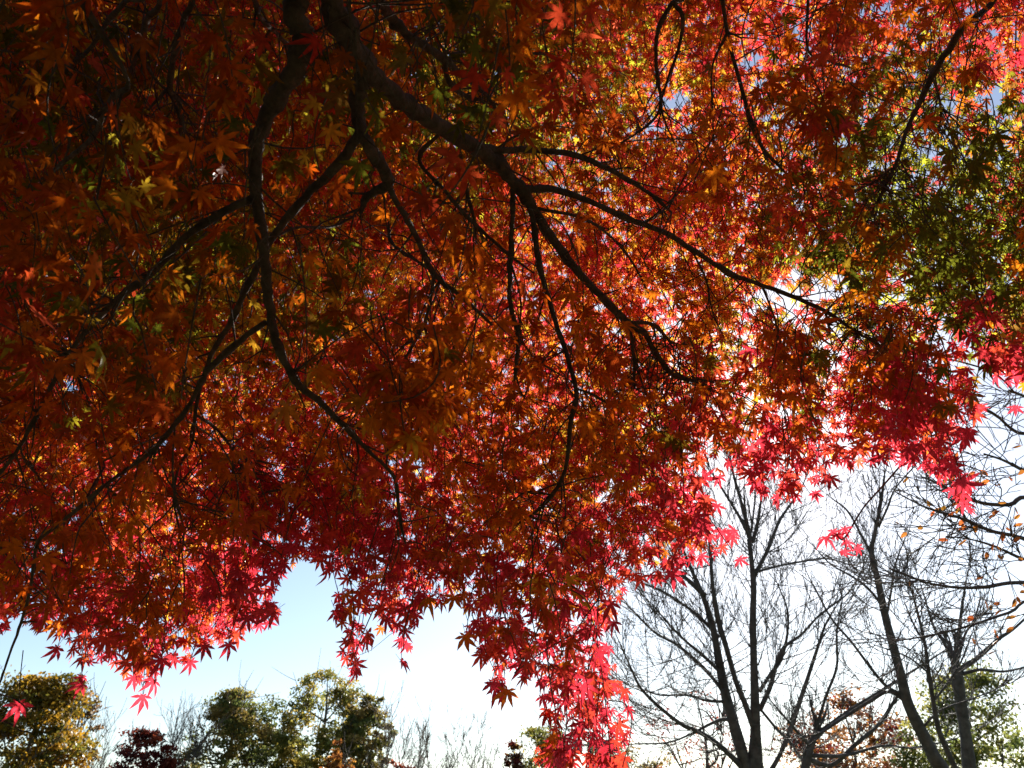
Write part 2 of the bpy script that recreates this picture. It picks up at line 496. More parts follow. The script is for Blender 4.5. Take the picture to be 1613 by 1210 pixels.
TAU[:, :5] *= np.array([1.35, 1.35, 1.3, 1.2, 1.1])[None]
def grid(T, x, y):
    ix = np.clip(np.searchsorted(GX, x) - 1, 0, len(GX) - 2)
    iy = np.clip(np.searchsorted(GY, y) - 1, 0, len(GY) - 2)
    fx = np.clip((x - GX[ix]) / (GX[ix + 1] - GX[ix]), 0, 1)
    fy = np.clip((y - GY[iy]) / (GY[iy + 1] - GY[iy]), 0, 1)
    return (T[iy, ix] * (1 - fx) + T[iy, ix + 1] * fx) * (1 - fy) + (T[iy + 1, ix] * (1 - fx) + T[iy + 1, ix + 1] * fx) * fy

HOLES = [(916,1180,20,22),(1062,160,38,20),(1495,165,26,26),(1385,262,24,16),(1330,225,22,14),(1225,468,58,26),(1305,455,42,26),(1245,438,30,16),(945,485,16,10),
         (110,610,14,16),(260,700,16,10),(1470,250,20,14),(660,735,14,16),(585,465,18,10),(1560,150,26,16),(1180,105,14,10),(1120,640,16,10),(1240,650,34,12)]
def hole(x, y):
    h = np.zeros(len(x))
    for cx, cy, rx, ry in HOLES:
        h = np.maximum(h, gauss(x, y, cx, cy, rx * 1.05, ry * 1.05))
    return h

def near_far(x, y):
    e = np.clip(edge_dist(x, y) / 480.0, 0, 1)
    side = np.clip((x - 700) / 600.0, 0, 1)                 # the right-hand part of the crown is higher up and thinner
    near = 2.35 - 0.95 * e ** 0.8 * (1 - side) - 0.15 * e * side
    far = 2.95 + (3.5 - 1.9 * side) * e ** 0.8
    return near, far

# ------------------------------------------------------------------ the maple: leaf shapes
def leaf_template(full, droop, fold, seed, five=False):
    r = np.random.default_rng(seed)
    ang = np.radians([-122, -80, -39, 0, 39, 80, 122]) + r.normal(0, .04, 7)
    ln = np.array([.40, .74, .94, 1.0, .94, .74, .40]) * r.uniform(.84, 1.12, 7)
    if five:                                            # outer pair of lobes hardly developed
        ln[[0, 6]] *= .6
        ln[[1, 5]] *= .85
    V, T, shade = [], [], []
    def add(x, y, s):
        V.append((x, y)); shade.append(s); return len(V) - 1
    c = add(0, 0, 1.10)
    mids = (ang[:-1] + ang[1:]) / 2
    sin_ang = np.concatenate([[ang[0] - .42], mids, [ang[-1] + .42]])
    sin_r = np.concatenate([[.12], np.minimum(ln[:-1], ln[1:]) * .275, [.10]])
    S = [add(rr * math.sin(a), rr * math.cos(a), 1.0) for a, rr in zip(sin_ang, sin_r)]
    for k in range(7):
        a, L = ang[k], ln[k]
        d = np.array([math.sin(a), math.cos(a)]); n = np.array([d[1], -d[0]])
        w = .122 * L ** .6
        def pt(t, o, s):
            q = d * t * L + n * o
            return add(q[0], q[1], s)
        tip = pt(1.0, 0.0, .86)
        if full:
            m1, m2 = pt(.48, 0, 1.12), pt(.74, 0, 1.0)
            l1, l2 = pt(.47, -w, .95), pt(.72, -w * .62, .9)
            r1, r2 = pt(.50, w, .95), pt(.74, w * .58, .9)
            T += [(c, S[k], m1), (S[k], l1, m1), (l1, l2, m1), (l2, m2, m1), (l2, tip, m2),
                  (c, m1, S[k + 1]), (m1, r1, S[k + 1]), (m1, r2, r1), (m1, m2, r2), (m2, tip, r2)]
        else:
            l1, r1 = pt(.50, -w, .95), pt(.52, w, .95)
            T += [(c, S[k], l1), (c, l1, tip), (c, tip, r1), (c, r1, S[k + 1])]
    V = np.array(V)
    rr = np.hypot(V[:, 0], V[:, 1])
    z = -droop * rr ** 2
    if full:                                              # each lobe folds up along its midrib
        for k in range(7):
            d = np.array([math.sin(ang[k]), math.cos(ang[k])])
            near = (np.abs(np.angle(np.exp(1j * (np.arctan2(V[:, 0], V[:, 1]) - ang[k])))) < .36) & (rr > .2)
            off = np.abs(V[:, 0] * d[1] - V[:, 1] * d[0])
            z += np.where(near, off * fold, 0)
    z += r.normal(0, .015, len(z)) * (rr > .3)
    V3 = np.column_stack([V, z])
    if not full:
        return np.column_stack([V, z]), np.array(T), np.array(shade)
    # petiole: a three-sided stalk running back from the leaf base
    n0 = len(V3)
    pl = .62
    ring = []
    for t in (0, 1):
        for j in range(3):
            ring.append((.013 * math.cos(j * 2.1), -pl * t, .013 * math.sin(j * 2.1) + .16 * t * t))
    V3 = np.vstack([V3, ring])
    shade += [.55] * 6
    for j in range(3):
        j2 = (j + 1) % 3
        T += [(n0 + j, n0 + j2, n0 + 3 + j), (n0 + j2, n0 + 3 + j2, n0 + 3 + j)]
    return V3, np.array(T), np.array(shade)

TPL_F = [leaf_template(True, dr, fo, i, i % 3 == 1) for i, (dr, fo) in enumerate([(.10,.25),(.22,.35),(.34,.2),(.02,.45),(.28,.5),(.45,.3),(.75,.55),(.18,.65),(.55,.15)])]
TPL_S = [leaf_template(False, dr, 0, i + 20) for i, dr in enumerate([.08, .22, .35])]

def add_leaves(buf, tpls, pos, tip, nor, size, col):
    """many leaves at once: pos = leaf base, tip = midrib direction, nor = upper side"""
    if not len(pos):
        return
    y = unit(tip)
    z = unit(nor - y * np.sum(nor * y, 1, keepdims=True))
    x = np.cross(y, z)
    which = rng.integers(0, len(tpls), len(pos))
    for k, (V, T, sh) in enumerate(tpls):
        s = which == k
        m = int(s.sum())
        if not m:
            continue
        wx = size[s] * rng.uniform(.82, 1.08, m)
        v = (pos[s][:, None] + V[None, :, 0, None] * x[s][:, None] * wx[:, None, None]
             + V[None, :, 1, None] * y[s][:, None] * size[s][:, None, None]
             + V[None, :, 2, None] * z[s][:, None] * size[s][:, None, None])
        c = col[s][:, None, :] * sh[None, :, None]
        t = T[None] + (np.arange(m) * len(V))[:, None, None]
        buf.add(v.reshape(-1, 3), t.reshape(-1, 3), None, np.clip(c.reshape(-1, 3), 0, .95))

# leaf colours (linear)
C_CRIM = np.array([.60, .034, .056]); C_RED = np.array([.66, .065, .030]); C_ORNG = np.array([.66, .175, .008])
C_RUST = np.array([.47, .080, .005]); C_YEL = np.array([.74, .43, .03]); C_GRN = np.array([.115, .125, .010]); C_LIME = np.array([.42, .44, .03])  # green is an olive leaf colour, darkened further to stand in for crown shade
PAL = np.stack([C_CRIM, C_RED, C_ORNG, C_RUST, C_YEL, C_GRN, C_LIME])

def leaf_weights(x, y, u):
    """shares of the seven leaf colours by place in the crown; u = 0 lowest leaves .. 1 top of the crown"""
    e = edge_dist(x, y)
    fr = np.exp(-(e / 95.0) ** 1.5)                                    # the hanging outer sprays have turned crimson
    fr = np.maximum(fr, ((y > 1020) & (x > 780)) * .95)
    right = np.clip((x - 1050) / 300, 0, 1)
    g1 = np.clip(1.3 * gauss(x, y, 1505, 315, 180, 165), 0, 1)
    g2 = np.maximum(gauss(x, y, 300, 390, 240, 150), gauss(x, y, 760, 90, 230, 170))
    g2 = np.maximum(g2, .6 * gauss(x, y, 150, 130, 260, 190))
    g3 = .55 * np.maximum(gauss(x, y, 1000, 690, 110, 70), gauss(x, y, 1240, 570, 160, 60))
    up = u > .5
    w = np.zeros((len(x), 7))
    w[:, 0] = .10 + 7.5 * fr + np.where(up, 1.0, 0) + .8 * right
    w[:, 1] = .45 + 1.6 * fr + np.where(up, .9, .25) + .4 * right
    w[:, 2] = .9 * (1 - .95 * fr) + np.where(up, .15, .5) + .4 * gauss(x, y, 1180, 430, 150, 120)
    w[:, 3] = .8 * (1 - .95 * fr) * np.where(up, .5, 1.2)
    w[:, 4] = np.where(up, .75, .10) * (1 - fr) + 1.0 * gauss(x, y, 1160, 450, 120, 90) + .6 * np.where(up, 1, .2) * gauss(x, y, 1080, 60, 150, 160)  # more yellow in the upper leaves: sunlit brightness put into the leaf colour
    w[:, 5] = (15.0 * g1 + 3.0 * g2 * np.where(up, .8, 1.1) + 2.2 * g3)
    w[:, 6] = np.where(up, 1, .3) * (5.0 * g1 + 3.0 * g2 + .8 * g3)
    low = (~up)[:, None]
    w[:, [4]] *= np.where(low, .3, 1.0)
    w[:, [6]] *= np.where(low, .12, 1.0)
    w[:, [0]] *= np.where(low & (fr[:, None] < .3), .25, 1.0)
    w[:, [3]] *= np.where(low, 1.6, 1.0)
    w[:, [5]] *= np.where(low & (g1[:, None] < .3), .6, 1.0)
    w[:, [2]] *= np.where(low & (x < 620)[:, None] & (y < 520)[:, None], .35, 1.0)  # less orange low at upper left: olive-brown leaves, with shade put into their colour
    w[:, [1]] *= np.where(low & (fr[:, None] < .3), .35, 1.0)
    w[:, [4]] *= np.where(right[:, None] > 0, 1 - .5 * right[:, None], 1.0)
    w[:, :4] *= (1 - .55 * np.clip(g1 + g2, 0, 1))[:, None]
    return w / w.sum(1, keepdims=True)

# ------------------------------------------------------------------ the maple: sprays of leaves
AXIS = np.array([-0.5, -1.0, 2.6])
def make_sprays(n_try, seed):
    r = np.random.default_rng(seed)
    x = r.uniform(-380, 1990, n_try)
    y = r.uniform(-400, 1240, n_try)
    k = inside(OUT, x, y)
    x, y = x[k], y[k]
    n, f = near_far(x, y)
    # low tiers hang in patches in front of the limbs; most leaves sit in the outer shell of the crown
    patch = np.sin(x / 97 + 1.1 * np.sin(y / 83)) + np.sin(y / 71 + 1.3 * np.sin(x / 113 + 2)) + .6 * np.sin((x + y) / 45)
    low = r.uniform(size=len(x)) < np.clip(.17 + .13 * patch, .02, .5)
    u = np.where(low, r.uniform(0, .38, len(x)), np.where(r.uniform(size=len(x)) < .58, r.uniform(.87, 1, len(x)), r.uniform(.5, .87, len(x))))
    d = n + (f - n) * u
    return x, y, d, u

SPRAY_LEAF = 0.050     # leaf base to tip, metres
n_try = 84000
sx, sy, sdp, su = make_sprays(n_try, 5)
# keep with the chance that gives the wanted number of layers
ninf, farf = near_far(sx, sy)
leaf_px = 0.95 * (SPRAY_LEAF * np.where(sdp < 3.0, 1.08, .80) * FPX / sdp) ** 2 * 0.62
area = (2370.0 * 1640.0) / n_try                       # px^2 of picture per try
LEAVES_PER = 9.5
keep_p = grid(TAU, sx, sy) * area / (leaf_px * LEAVES_PER)
keep = rng.uniform(size=len(sx)) < keep_p * (1 - .97 * hole(sx, sy))
print("spray keep p mean/max", keep_p.mean(), keep_p.max(), "kept", keep.sum())
sx, sy, sdp, su = sx[keep], sy[keep], sdp[keep], su[keep]

# extra sprays hanging along the lower edge
ex, ey = [], []
for i in range(len(EDGE) - 1):
    a, b = EDGE[i], EDGE[i + 1]
    L = np.hypot(*(b - a))
    for t in np.arange(rng.uniform(0, 1), L / 34.0, 1.0):
        p = a + (b - a) * t * 34.0 / L
        ex.append(p[0] + rng.normal(0, 12)); ey.append(p[1] - rng.uniform(5, 60))
ex, ey = np.array(ex), np.array(ey)
ed = rng.uniform(2.35, 3.0, len(ex))
eu = (ed - 2.35) / .65
k = inside(OUT, ex, ey)
sx, sy, sdp, su = np.concatenate([sx, ex[k]]), np.concatenate([sy, ey[k]]), np.concatenate([sdp, ed[k]]), np.concatenate([su, eu[k]])
sc3 = Parr(sx, sy, sdp)
NS = len(sx)

ltip = np.concatenate([q[2 if k in PREFIX else 0:] for k, q in LIMB3.items()])   # points on limbs twigs can grow from
lpts = ltip[:, :3]

out_dir = sc3 - AXIS; out_dir[:, 2] = 0
out_dir = unit(out_dir)
tocam_out = np.tile(np.array([[.15, .95, 0]]), (NS, 1))
axis_dir = unit(out_dir * .7 + tocam_out * .3 + np.column_stack([rng.normal(0, .45, NS), rng.normal(0, .3, NS), -0.45 + rng.normal(0, .25, NS)]))
edg = edge_dist(sx, sy)
hang = np.clip(1 - edg / 110, 0, 1)
axis_dir = unit(axis_dir + hang[:, None] * np.array([0, 0, -0.9]))
pl_nor = unit(np.array([0, 0, 1.0]) + out_dir * (.35 + .55 * hang[:, None]) + rng.normal(0, .22, (NS, 3)))
pl_nor = unit(pl_nor - axis_dir * np.sum(pl_nor * axis_dir, 1, keepdims=True))
side = np.cross(axis_dir, pl_nor)

Wc = leaf_weights(sx, sy, su)
cum = np.cumsum(Wc, 1)
main_c = (rng.uniform(size=(NS, 1)) > cum).sum(1).clip(0, 6)

# which part of the crown a spray belongs to
def zone(x, y, u):
    e = edge_dist(x, y)
    z = np.full(len(x), 2)                                           # orange-brown middle
    z[(x < 560) & (y < 470)] = 0                                     # dark upper left
    z[(x >= 560) & (x < 940) & (y < 260)] = 1                        # olive upper middle
    z[(x >= 940) & (y < 420)] = 3                                    # bright upper right
    z[((x - 1465) / 200) ** 2 + ((y - 330) / 160) ** 2 < 1] = 4      # green patch
    z[(e < 110) & (y > 500) & (x < 500)] = 5
    z[(e < 110) & (y > 500) & (x >= 500) & (x < 750)] = 6
    z[(e < 120) & (y > 500) & (x >= 750) & (x < 1000)] = 7
    z[(e < 110) & (y > 500) & (x >= 1000) & (x < 1260)] = 8
    z[(e < 110) & (y > 500) & (x >= 1260)] = 9
    return z
sz = zone(sx, sy, su)

twigs = Buf()
LV = {k: [] for k in ("pos", "tip", "nor", "size", "col", "zone", "d")}
for i in range(NS):
    c0 = sc3[i]
    L = rng.uniform(.15, .26)
    nn = rng.integers(3, 6)
    base = c0 - axis_dir[i] * L * .5
    bend = rng.normal(0, .03, 3)
    pts = []
    for k in range(nn + 1):
        t = k / nn
        p = base + axis_dir[i] * L * t + bend * (t * (1 - t) * 4) + np.array([0, 0, -.05 * t * t])
        pts.append(p)
        if k == 0 and rng.uniform() < .5:
            continue
        for s in ((-1, 1) if k < nn else (-1, 0, 1)):
            if rng.uniform() < .14:
                continue
            ang = R(rng.uniform(38, 75)) * s
            dd = axis_dir[i] * math.cos(ang) + side[i] * math.sin(ang)
            dd = dd + np.array([0, 0, -.18 - .45 * hang[i]]) + rng.normal(0, .16, 3)
            dd = dd / np.linalg.norm(dd)
            size = SPRAY_LEAF * rng.uniform(.6, 1.3) * (1.08 if sdp[i] < 3.0 else .80)
            nrm = pl_nor[i] + rng.normal(0, .33, 3)
            LV["pos"].append(p + dd * size * .62)
            tipd = dd + np.array([0, 0, -.25 - .3 * hang[i]]) + rng.normal(0, .15, 3)
            LV["tip"].append(tipd)
            LV["nor"].append(nrm)
            LV["size"].append(size)
            ci = main_c[i] if rng.uniform() < .78 else min(6, int((rng.uniform() > cum[i]).sum()))
            col = PAL[ci] * rng.uniform(.8, 1.15)
            mixc = PAL[min(6, int((rng.uniform() > cum[i]).sum()))]
            LV["col"].append(col * .8 + mixc * .2)
            LV["zone"].append(sz[i]); LV["d"].append(sdp[i])
    pts = np.array(pts)
    rad = np.linspace(.0023, .0014, len(pts))
    # a fine twig from the nearest limb to the spray
    dv = lpts - base
    dist = np.linalg.norm(dv, axis=1)
    j = int(rng.choice(np.argpartition(dist, 25)[:25]))
    if dist[j] < .55 and rng.uniform() < .35:
        a = lpts[j]
        m = (a + base) / 2 + rng.normal(0, .05, 3) * dist[j] + np.array([0, 0, .08]) * dist[j]
        pts = np.vstack([a, m, pts])
        rad = np.concatenate([[min(.0035, ltip[j, 3] * .7), .0024], rad])
        px_, py_, _ = project(np.vstack([m, base]))
        if not inside(OUT, px_, py_).all():
            pts, rad = pts[2:], rad[2:]
    px_, py_, _ = project(pts)
    if inside(OUT, px_, py_).all() and (edg[i] > 55 or rng.uniform() < .35):
        tube(twigs, spline(np.column_stack([pts, rad]), 2), 4, 0, cap=False)

for k in LV:
    LV[k] = np.array(LV[k])
lx, ly, lz = project(LV["pos"] + unit(LV["tip"]) * LV["size"][:, None] * .35)
# outside the crown's outline a leaf has nothing to hang from
ok = inside(OUT, lx, ly) & (lz > .9)
hh = hole(lx, ly)
# low leaves leave most of the limbs in view
lall = np.concatenate([q[(12 if k in PREFIX else 0):] for k, q in LIMB3.items()])
qx, qy, qz = project(lall[:, :3])
cover = np.zeros(len(lx), dtype=bool)
for i0 in range(0, len(lx), 4000):
    sl = slice(i0, i0 + 4000)
    dd2 = np.hypot(lx[sl, None] - qx[None], ly[sl, None] - qy[None])
    rad = lall[:, 3] * FPX / qz
    front = lz[sl, None] < qz[None] + .02
    cover[sl] = ((dd2 < rad[None] + 19) & front & (rad[None] > 2.2)).any(1)
ok &= ~(cover & (rng.uniform(size=len(lx)) < .92))
ed_l = edge_dist(lx, ly)
ok &= ~((ed_l < 85) & (rng.uniform(size=len(lx)) < .70 * (1 - ed_l / 85) ** .8))
ok &= ~((hh > .62) & (rng.uniform(size=len(lx)) < .85))
for k in LV:
    LV[k] = LV[k][ok]
print("maple leaves", ok.sum(), "sprays", NS)

# the lone spray that hangs lowest at the right, and single leaves below the left edge
lone = [(1318,842,3.2),(1335,852,3.2),(1330,832,3.22),(1312,836,3.25),(1328,868,3.18),(1350,862,3.2),(1300,846,3.2),
        (90,1020,2.5),(130,1078,2.5),(225,1096,2.5),(300,1042,2.5),(242,1072,2.5),(210,1066,2.5),(360,1014,2.6),(30,1108,2.2),
        (795,1088,2.5),(775,1075,2.5),(632,1042,2.6),(560,1058,2.6),(1165,880,2.9),(1545,640,3.4),(1590,600,3.4),(1600,640,3.4),(1570,590,3.4),(1500,770,3.4),(1528,800,3.4),(1480,752,3.4)]
lp = np.array([P(*q) for q in lone])
n = len(lone)
for key, val in (("pos", lp), ("tip", np.tile([.05, .1, -1.0], (n, 1)) + rng.normal(0, .3, (n, 3))), ("nor", np.tile([.1, .8, .5], (n, 1)) + rng.normal(0, .3, (n, 3))),
                 ("size", rng.uniform(.045, .06, n)), ("col", np.tile(C_CRIM, (n, 1)) * rng.uniform(.85, 1.15, (n, 1))),
                 ("zone", np.where(lp[:, 0] > 1.0, 9, np.where(lp[:, 0] < -.6, 5, 7))), ("d", np.full(n, 2.5))):
    LV[key] = np.concatenate([LV[key], val])
for q in lp:                                              # each hangs from a thread-thin twig
    e = q + np.array([rng.normal(0, .03), rng.normal(0, .03), rng.uniform(.13, .22)])
    m = (q + e) / 2 + rng.normal(0, .012, 3)
    tube(twigs, spline(np.vstack([np.append(e, .0014), np.append(m, .0012), np.append(q, .001)]), 3), 4, 0, cap=False)
for pl in ([(1455,690,3.7),(1400,755,3.4),(1360,800,3.3),(1330,848,3.2),(1318,842,3.2)], [(1330,848,3.2),(1332,862,3.2)],
           [(1385,545,3.5),(1470,560,3.4),(1560,585,3.4),(1600,620,3.4)], [(-20,1090,2.3),(20,1100,2.2),(45,1118,2.2)], [(-30,1130,2.3),(10,1138,2.2),(34,1152,2.2)],
           [(985,840,2.9),(960,880,2.8),(945,930,2.7),(940,1000,2.6),(948,1060,2.6),(955,1120,2.55),(962,1200,2.5)],
           [(945,940,2.7),(905,1000,2.6),(890,1060,2.6),(893,1130,2.5),(885,1200,2.5)], [(900,1000,2.6),(850,1030,2.6),(810,1060,2.5)],
           [(1190,640,3.3),(1240,700,3.2),(1290,745,3.1)], [(1030,690,3.0),(1075,760,3.0),(1120,820,2.9),(1155,870,2.9)],
           [(620,850,2.8),(600,930,2.7),(575,990,2.6),(555,1040,2.6)], [(655,840,2.8),(660,900,2.7),(640,980,2.6),(635,1025,2.6)]):
    rows = np.array([np.append(P(*q), (.0042 if pl[0][0] > 1350 else .0026) - .0012 * i / len(pl)) for i, q in enumerate(pl)])
    tube(twigs, spline(rows, 4), 5, 0.03)

# crooked side shoots off the traced limbs
def shoots(buf, q, count, length, r0, depth=0):
    for _ in range(count):
        j = rng.integers(int(len(q) * .25), len(q))
        p, r = q[j, :3], min(q[j, 3] * .6, r0)
        tg = unit(q[min(j + 1, len(q) - 1), :3] - q[max(j - 1, 0), :3])
        d = unit(tg + rng.normal(0, .75, 3) + np.array([0, .2, -.1]))
        L = length * rng.uniform(.5, 1.2)
        rows = [np.append(p, r)]
        for k in range(1, 6):
            d = unit(d + rng.normal(0, .28, 3) + np.array([0, 0, -.05]))
            p = p + d * L / 5
            rows.append(np.append(p, max(r * (1 - k / 6), .0009)))
        rows = np.array(rows)
        x, y, z = project(rows[:, :3])
        if not inside(OUT, x, y).all() or z.min() < 1.2:
            continue
        tube(buf, rows, 5, .05, cap=False)
        if depth < 1:
            shoots(buf, rows, 2, length * .6, r * .6, depth + 1)
for k, q in LIMB3.items():
    qq = q[12 if k in PREFIX else 0:]
    if len(qq) > 6:
        shoots(twigs, qq, int(4 + len(qq) / 8), .32, .004)
tw = twigs.build("twigs", M_BARK, maple, origin=MAPLE_AT, kind="stuff")

ZL = ["dark brown-orange leaves, upper left of the crown", "olive green leaves, upper middle of the crown", "orange-brown leaves in the middle of the crown", "bright red and orange leaves, upper right of the crown",
      "green leaves in a patch at the right", "crimson leaves drooping at the lower left", "crimson leaves hanging between the two gaps of sky", "crimson leaves in the longest hanging spray",
      "red leaves hanging in front of the bare tree", "pink-red leaves at the right-hand edge of the crown"]
for zi in range(10):
    b = Buf()
    s = LV["zone"] == zi
    near = s & (LV["d"] < 3.3)
    farm = s & ~(LV["d"] < 3.3)
    for sel, tp in ((near, TPL_F), (farm, TPL_S)):
        add_leaves(b, tp, LV["pos"][sel], LV["tip"][sel], LV["nor"][sel], LV["size"][sel], LV["col"][sel])
    b.build("foliage", M_LEAF, maple, origin=MAPLE_AT, label=ZL[zi])

# the part of the crown that is above and behind the photographer
def overhead():
    n = 42000
    a = rng.uniform(0, 2 * np.pi, n)
    rr = 6.0 * np.sqrt(rng.uniform(0, 1, n))
    x, y = -0.4 + rr * np.cos(a), -0.7 + rr * np.sin(a)
    top = 5.4 - .055 * rr ** 2
    bot = 3.15 - .025 * rr ** 2
    z = bot + (top - bot) * rng.uniform(0, 1, n)
    p = np.column_stack([x, y, z])
    px, py, d = project(p)
    out = (d < .3) | (px < -380) | (px > 1990) | (py < -400)
    p = p[out]
    n = len(p)
    col = PAL[rng.choice(7, n, p=[.08, .15, .3, .27, .05, .12, .03])] * rng.uniform(.75, 1.15, (n, 1))
    t = np.column_stack([rng.normal(0, 1, n), rng.normal(0, 1, n), rng.normal(-.4, .3, n)])
    b = Buf()
    add_leaves(b, TPL_S, p, t, np.array([0, 0, 1.0]) + rng.normal(0, .35, (n, 3)), rng.uniform(.07, .10, n), col)
    b.build("foliage", M_LEAF, maple, origin=MAPLE_AT, label="leaves of the crown above and behind the viewer")
overhead()

# ------------------------------------------------------------------ bare trees at the right
def grow(out, p, d, L, r, lvl, up=.12, spread=.55, wob=.16, nseg=5, kids=(3, 5)):
    """a crooked shoot with side shoots; rows go to out"""
    rows = [np.append(p, r)]
    for k in range(1, nseg + 1):
        d = unit(d + rng.normal(0, wob, 3) + np.array([0, 0, up]))
        p = p + d * L / nseg
        rows.append(np.append(p, r * (1 - .75 * k / nseg)))
    rows = np.array(rows)
    out.append((rows, lvl))
    if lvl <= 0:
        return
    for _ in range(rng.integers(kids[0], kids[1] + 1)):
        j = rng.integers(1, nseg + 1)
        dd = unit(rows[j, :3] - rows[j - 1, :3])
        nd = unit(dd + rng.normal(0, spread, 3))
        grow(out, rows[j, :3], nd, L * rng.uniform(.45, .72), rows[j, 3] * .62, lvl - 1, up, spread, wob, max(3, nseg - 1), kids)

def bare_tree(name, label, depth, trunk, limbs, twig_len, n_twig, lvl=2, lean=0.0, group=None, mat=None, rmin=.0054, up=.12):
    """trunk and limbs traced as (px, py, width px); fine twigs grown from them"""
    mat = mat or M_GREY
    tp = np.array(trunk, dtype=float)
    foot = P(tp[0, 0], tp[0, 1], depth)
    base = np.array([foot[0], foot[1], 0.0])
    root = thing(name, label, "tree", base, group)
    dep = depth + lean * np.linspace(0, 1, len(tp))
    rows = np.column_stack([Parr(tp[:, 0], tp[:, 1], dep), tp[:, 2] * dep / FPX / 2])
    r0 = rows[0, 3]
    pre = np.array([[base[0], base[1], -.1, r0 * 1.6], [base[0], base[1], .25, r0 * 1.15]])
    if rows[0, 2] > .6:
        rows = np.vstack([pre, rows])
    T = spline(rows, 5)
    b = Buf(); tube(b, T, 14, .03); b.build("trunk", mat, root, origin=base)
    allrows = [T]
    tb = Buf()
    for li, (dd, pts) in enumerate(limbs):
        lp = np.array(pts, dtype=float)
        cand = np.vstack(allrows)
        x, y, z = project(cand[:, :3])
        j = int(np.argmin(np.hypot(x - lp[0, 0], y - lp[0, 1])))
        d0 = z[j]
        s = np.linspace(0, 1, len(lp))
        de = d0 + dd * s
        rw = np.column_stack([Parr(lp[:, 0], lp[:, 1], de), lp[:, 2] * de / FPX / 2])
        Q = spline(rw, 5)
        b = Buf(); tube(b, Q, 9, .03); b.build("branch", mat, root, origin=base)
        allrows.append(Q)
    out = []
    for qi, Q in enumerate(allrows):
        st = int(len(Q) * (.55 if qi == 0 else .12))
        Ln = np.linalg.norm(np.diff(Q[:, :3], axis=0), axis=1).sum()
        for _ in range(int(np.clip(n_twig * Ln / 3.0, 3, n_twig * 1.5))):
            j = rng.integers(st, len(Q) - 1)
            tg = unit(Q[j + 1, :3] - Q[j, :3])
            d = unit(tg * 1.0 + rng.normal(0, .6, 3))
            rr = min(max(Q[j, 3] * .45, rmin), .011)
            grow(out, Q[j, :3], d, twig_len * rng.uniform(.5, 1.3), rr, lvl, up=up, spread=.42, wob=.11, kids=(3, 6))
        tg = unit(Q[-1, :3] - Q[-2, :3])
        for _ in range(2):
            grow(out, Q[-1, :3], unit(tg + rng.normal(0, .2, 3)), twig_len, max(Q[-1, 3] * .8, rmin), lvl, up=up, spread=.4, wob=.1)
    for rw, lv in out:
        rw[:, 3] = np.maximum(rw[:, 3], rmin * (.62 + .2 * lv))
        tube(tb, rw, 3 if lv == 0 else 4, 0, cap=False)
    tb.build("twigs", mat, root, origin=base, kind="stuff")
    return root, base, out

bare_tree("bare_tree", "large bare tree whose dark trunk splits into several steep stems", 13.0,
 [(1194,1255,31.6),(1190,1210,24.8),(1190,1150,16.5),(1188,1060,12.4),(1186,980,10.3),(1187,925,8.9),(1184,885,7.6),(1180,850,6.9)],
 [(.5,[(1180,1222,20.6),(1163,1166,18.6),(1150,1120,16.5),(1141,1085,15.1),(1132,1039,12.4),(1123,989,10.3),(1108,940,7.6),(1090,900,5.5),(1075,865,3.4)]),
  (.2,[(1187,1145,10.3),(1172,1105,8.9),(1158,1070,8.3),(1143,1016,8.3),(1131,975,8.3),(1122,920,6.2),(1119,870,4.8),(1112,820,2.8)]),
  (-.3,[(1110,938,8.9),(1085,915,6.9),(1060,895,5.5),(1030,870,3.4)]),
  (.4,[(1133,1005,6.2),(1110,980,5.5),(1080,955,4.8),(1040,930,4.1),(1000,915,2.8)]),
  (.3,[(1150,1105,6.2),(1120,1065,6.2),(1095,1040,5.5),(1065,1015,4.8),(1030,995,4.1),(990,955,2.8)]),
  (-.5,[(1135,1060,5.5),(1110,1035,5.5),(1080,1010,4.1),(1055,985,3.4),(1030,955,2.8)]),
  (-.4,[(1145,1105,4.8),(1115,1104,4.1),(1080,1095,3.4),(1040,1095,2.8),(1010,1085,2.1)]),
  (-.6,[(1172,1212,10.3),(1140,1180,8.9),(1105,1155,7.6),(1075,1142,6.2),(1040,1115,5.5),(1010,1085,4.8),(995,1055,3.4),(975,1010,2.1)]),
  (-.4,[(1160,1138,6.2),(1140,1133,5.5),(1120,1140,4.8),(1085,1158,3.4),(1050,1170,2.8),(1000,1172,2.1)]),
  (.0,[(1183,850,6.9),(1168,820,5.5),(1150,790,4.1),(1128,755,2.8)]),
  (.2,[(1182,848,6.9),(1170,800,5.5),(1160,765,4.8),(1152,735,2.8)]),
  (.3,[(1185,855,6.2),(1192,830,5.5),(1197,800,4.1),(1202,765,2.8)]),
  (.5,[(1189,905,7.6),(1200,885,6.2),(1212,860,5.5),(1228,820,4.8),(1245,795,3.4),(1262,770,2.1)]),
  (.7,[(1195,900,4.1),(1225,892,3.4),(1255,886,3.4),(1300,880,2.8),(1340,890,2.1)]),
  (.5,[(1196,1120,8.3),(1212,1085,7.6),(1222,1050,6.9),(1235,1020,5.5),(1262,1000,4.1),(1290,970,3.4),(1330,940,2.8)]),
  (.4,[(1196,1090,6.2),(1215,1060,5.5),(1230,1040,5.5),(1240,1000,4.1),(1240,960,2.8),(1225,920,2.1)]),
  (.8,[(1205,1230,8.9),(1228,1190,6.9),(1245,1150,7.6),(1260,1105,6.9),(1275,1060,6.2),(1288,1020,4.8),(1300,985,3.4),(1320,950,2.1)]),
  (.6,[(1200,1120,4.1),(1225,1150,4.8),(1245,1170,4.8),(1262,1195,3.4)])],
 1.1, 14, 2, .6)

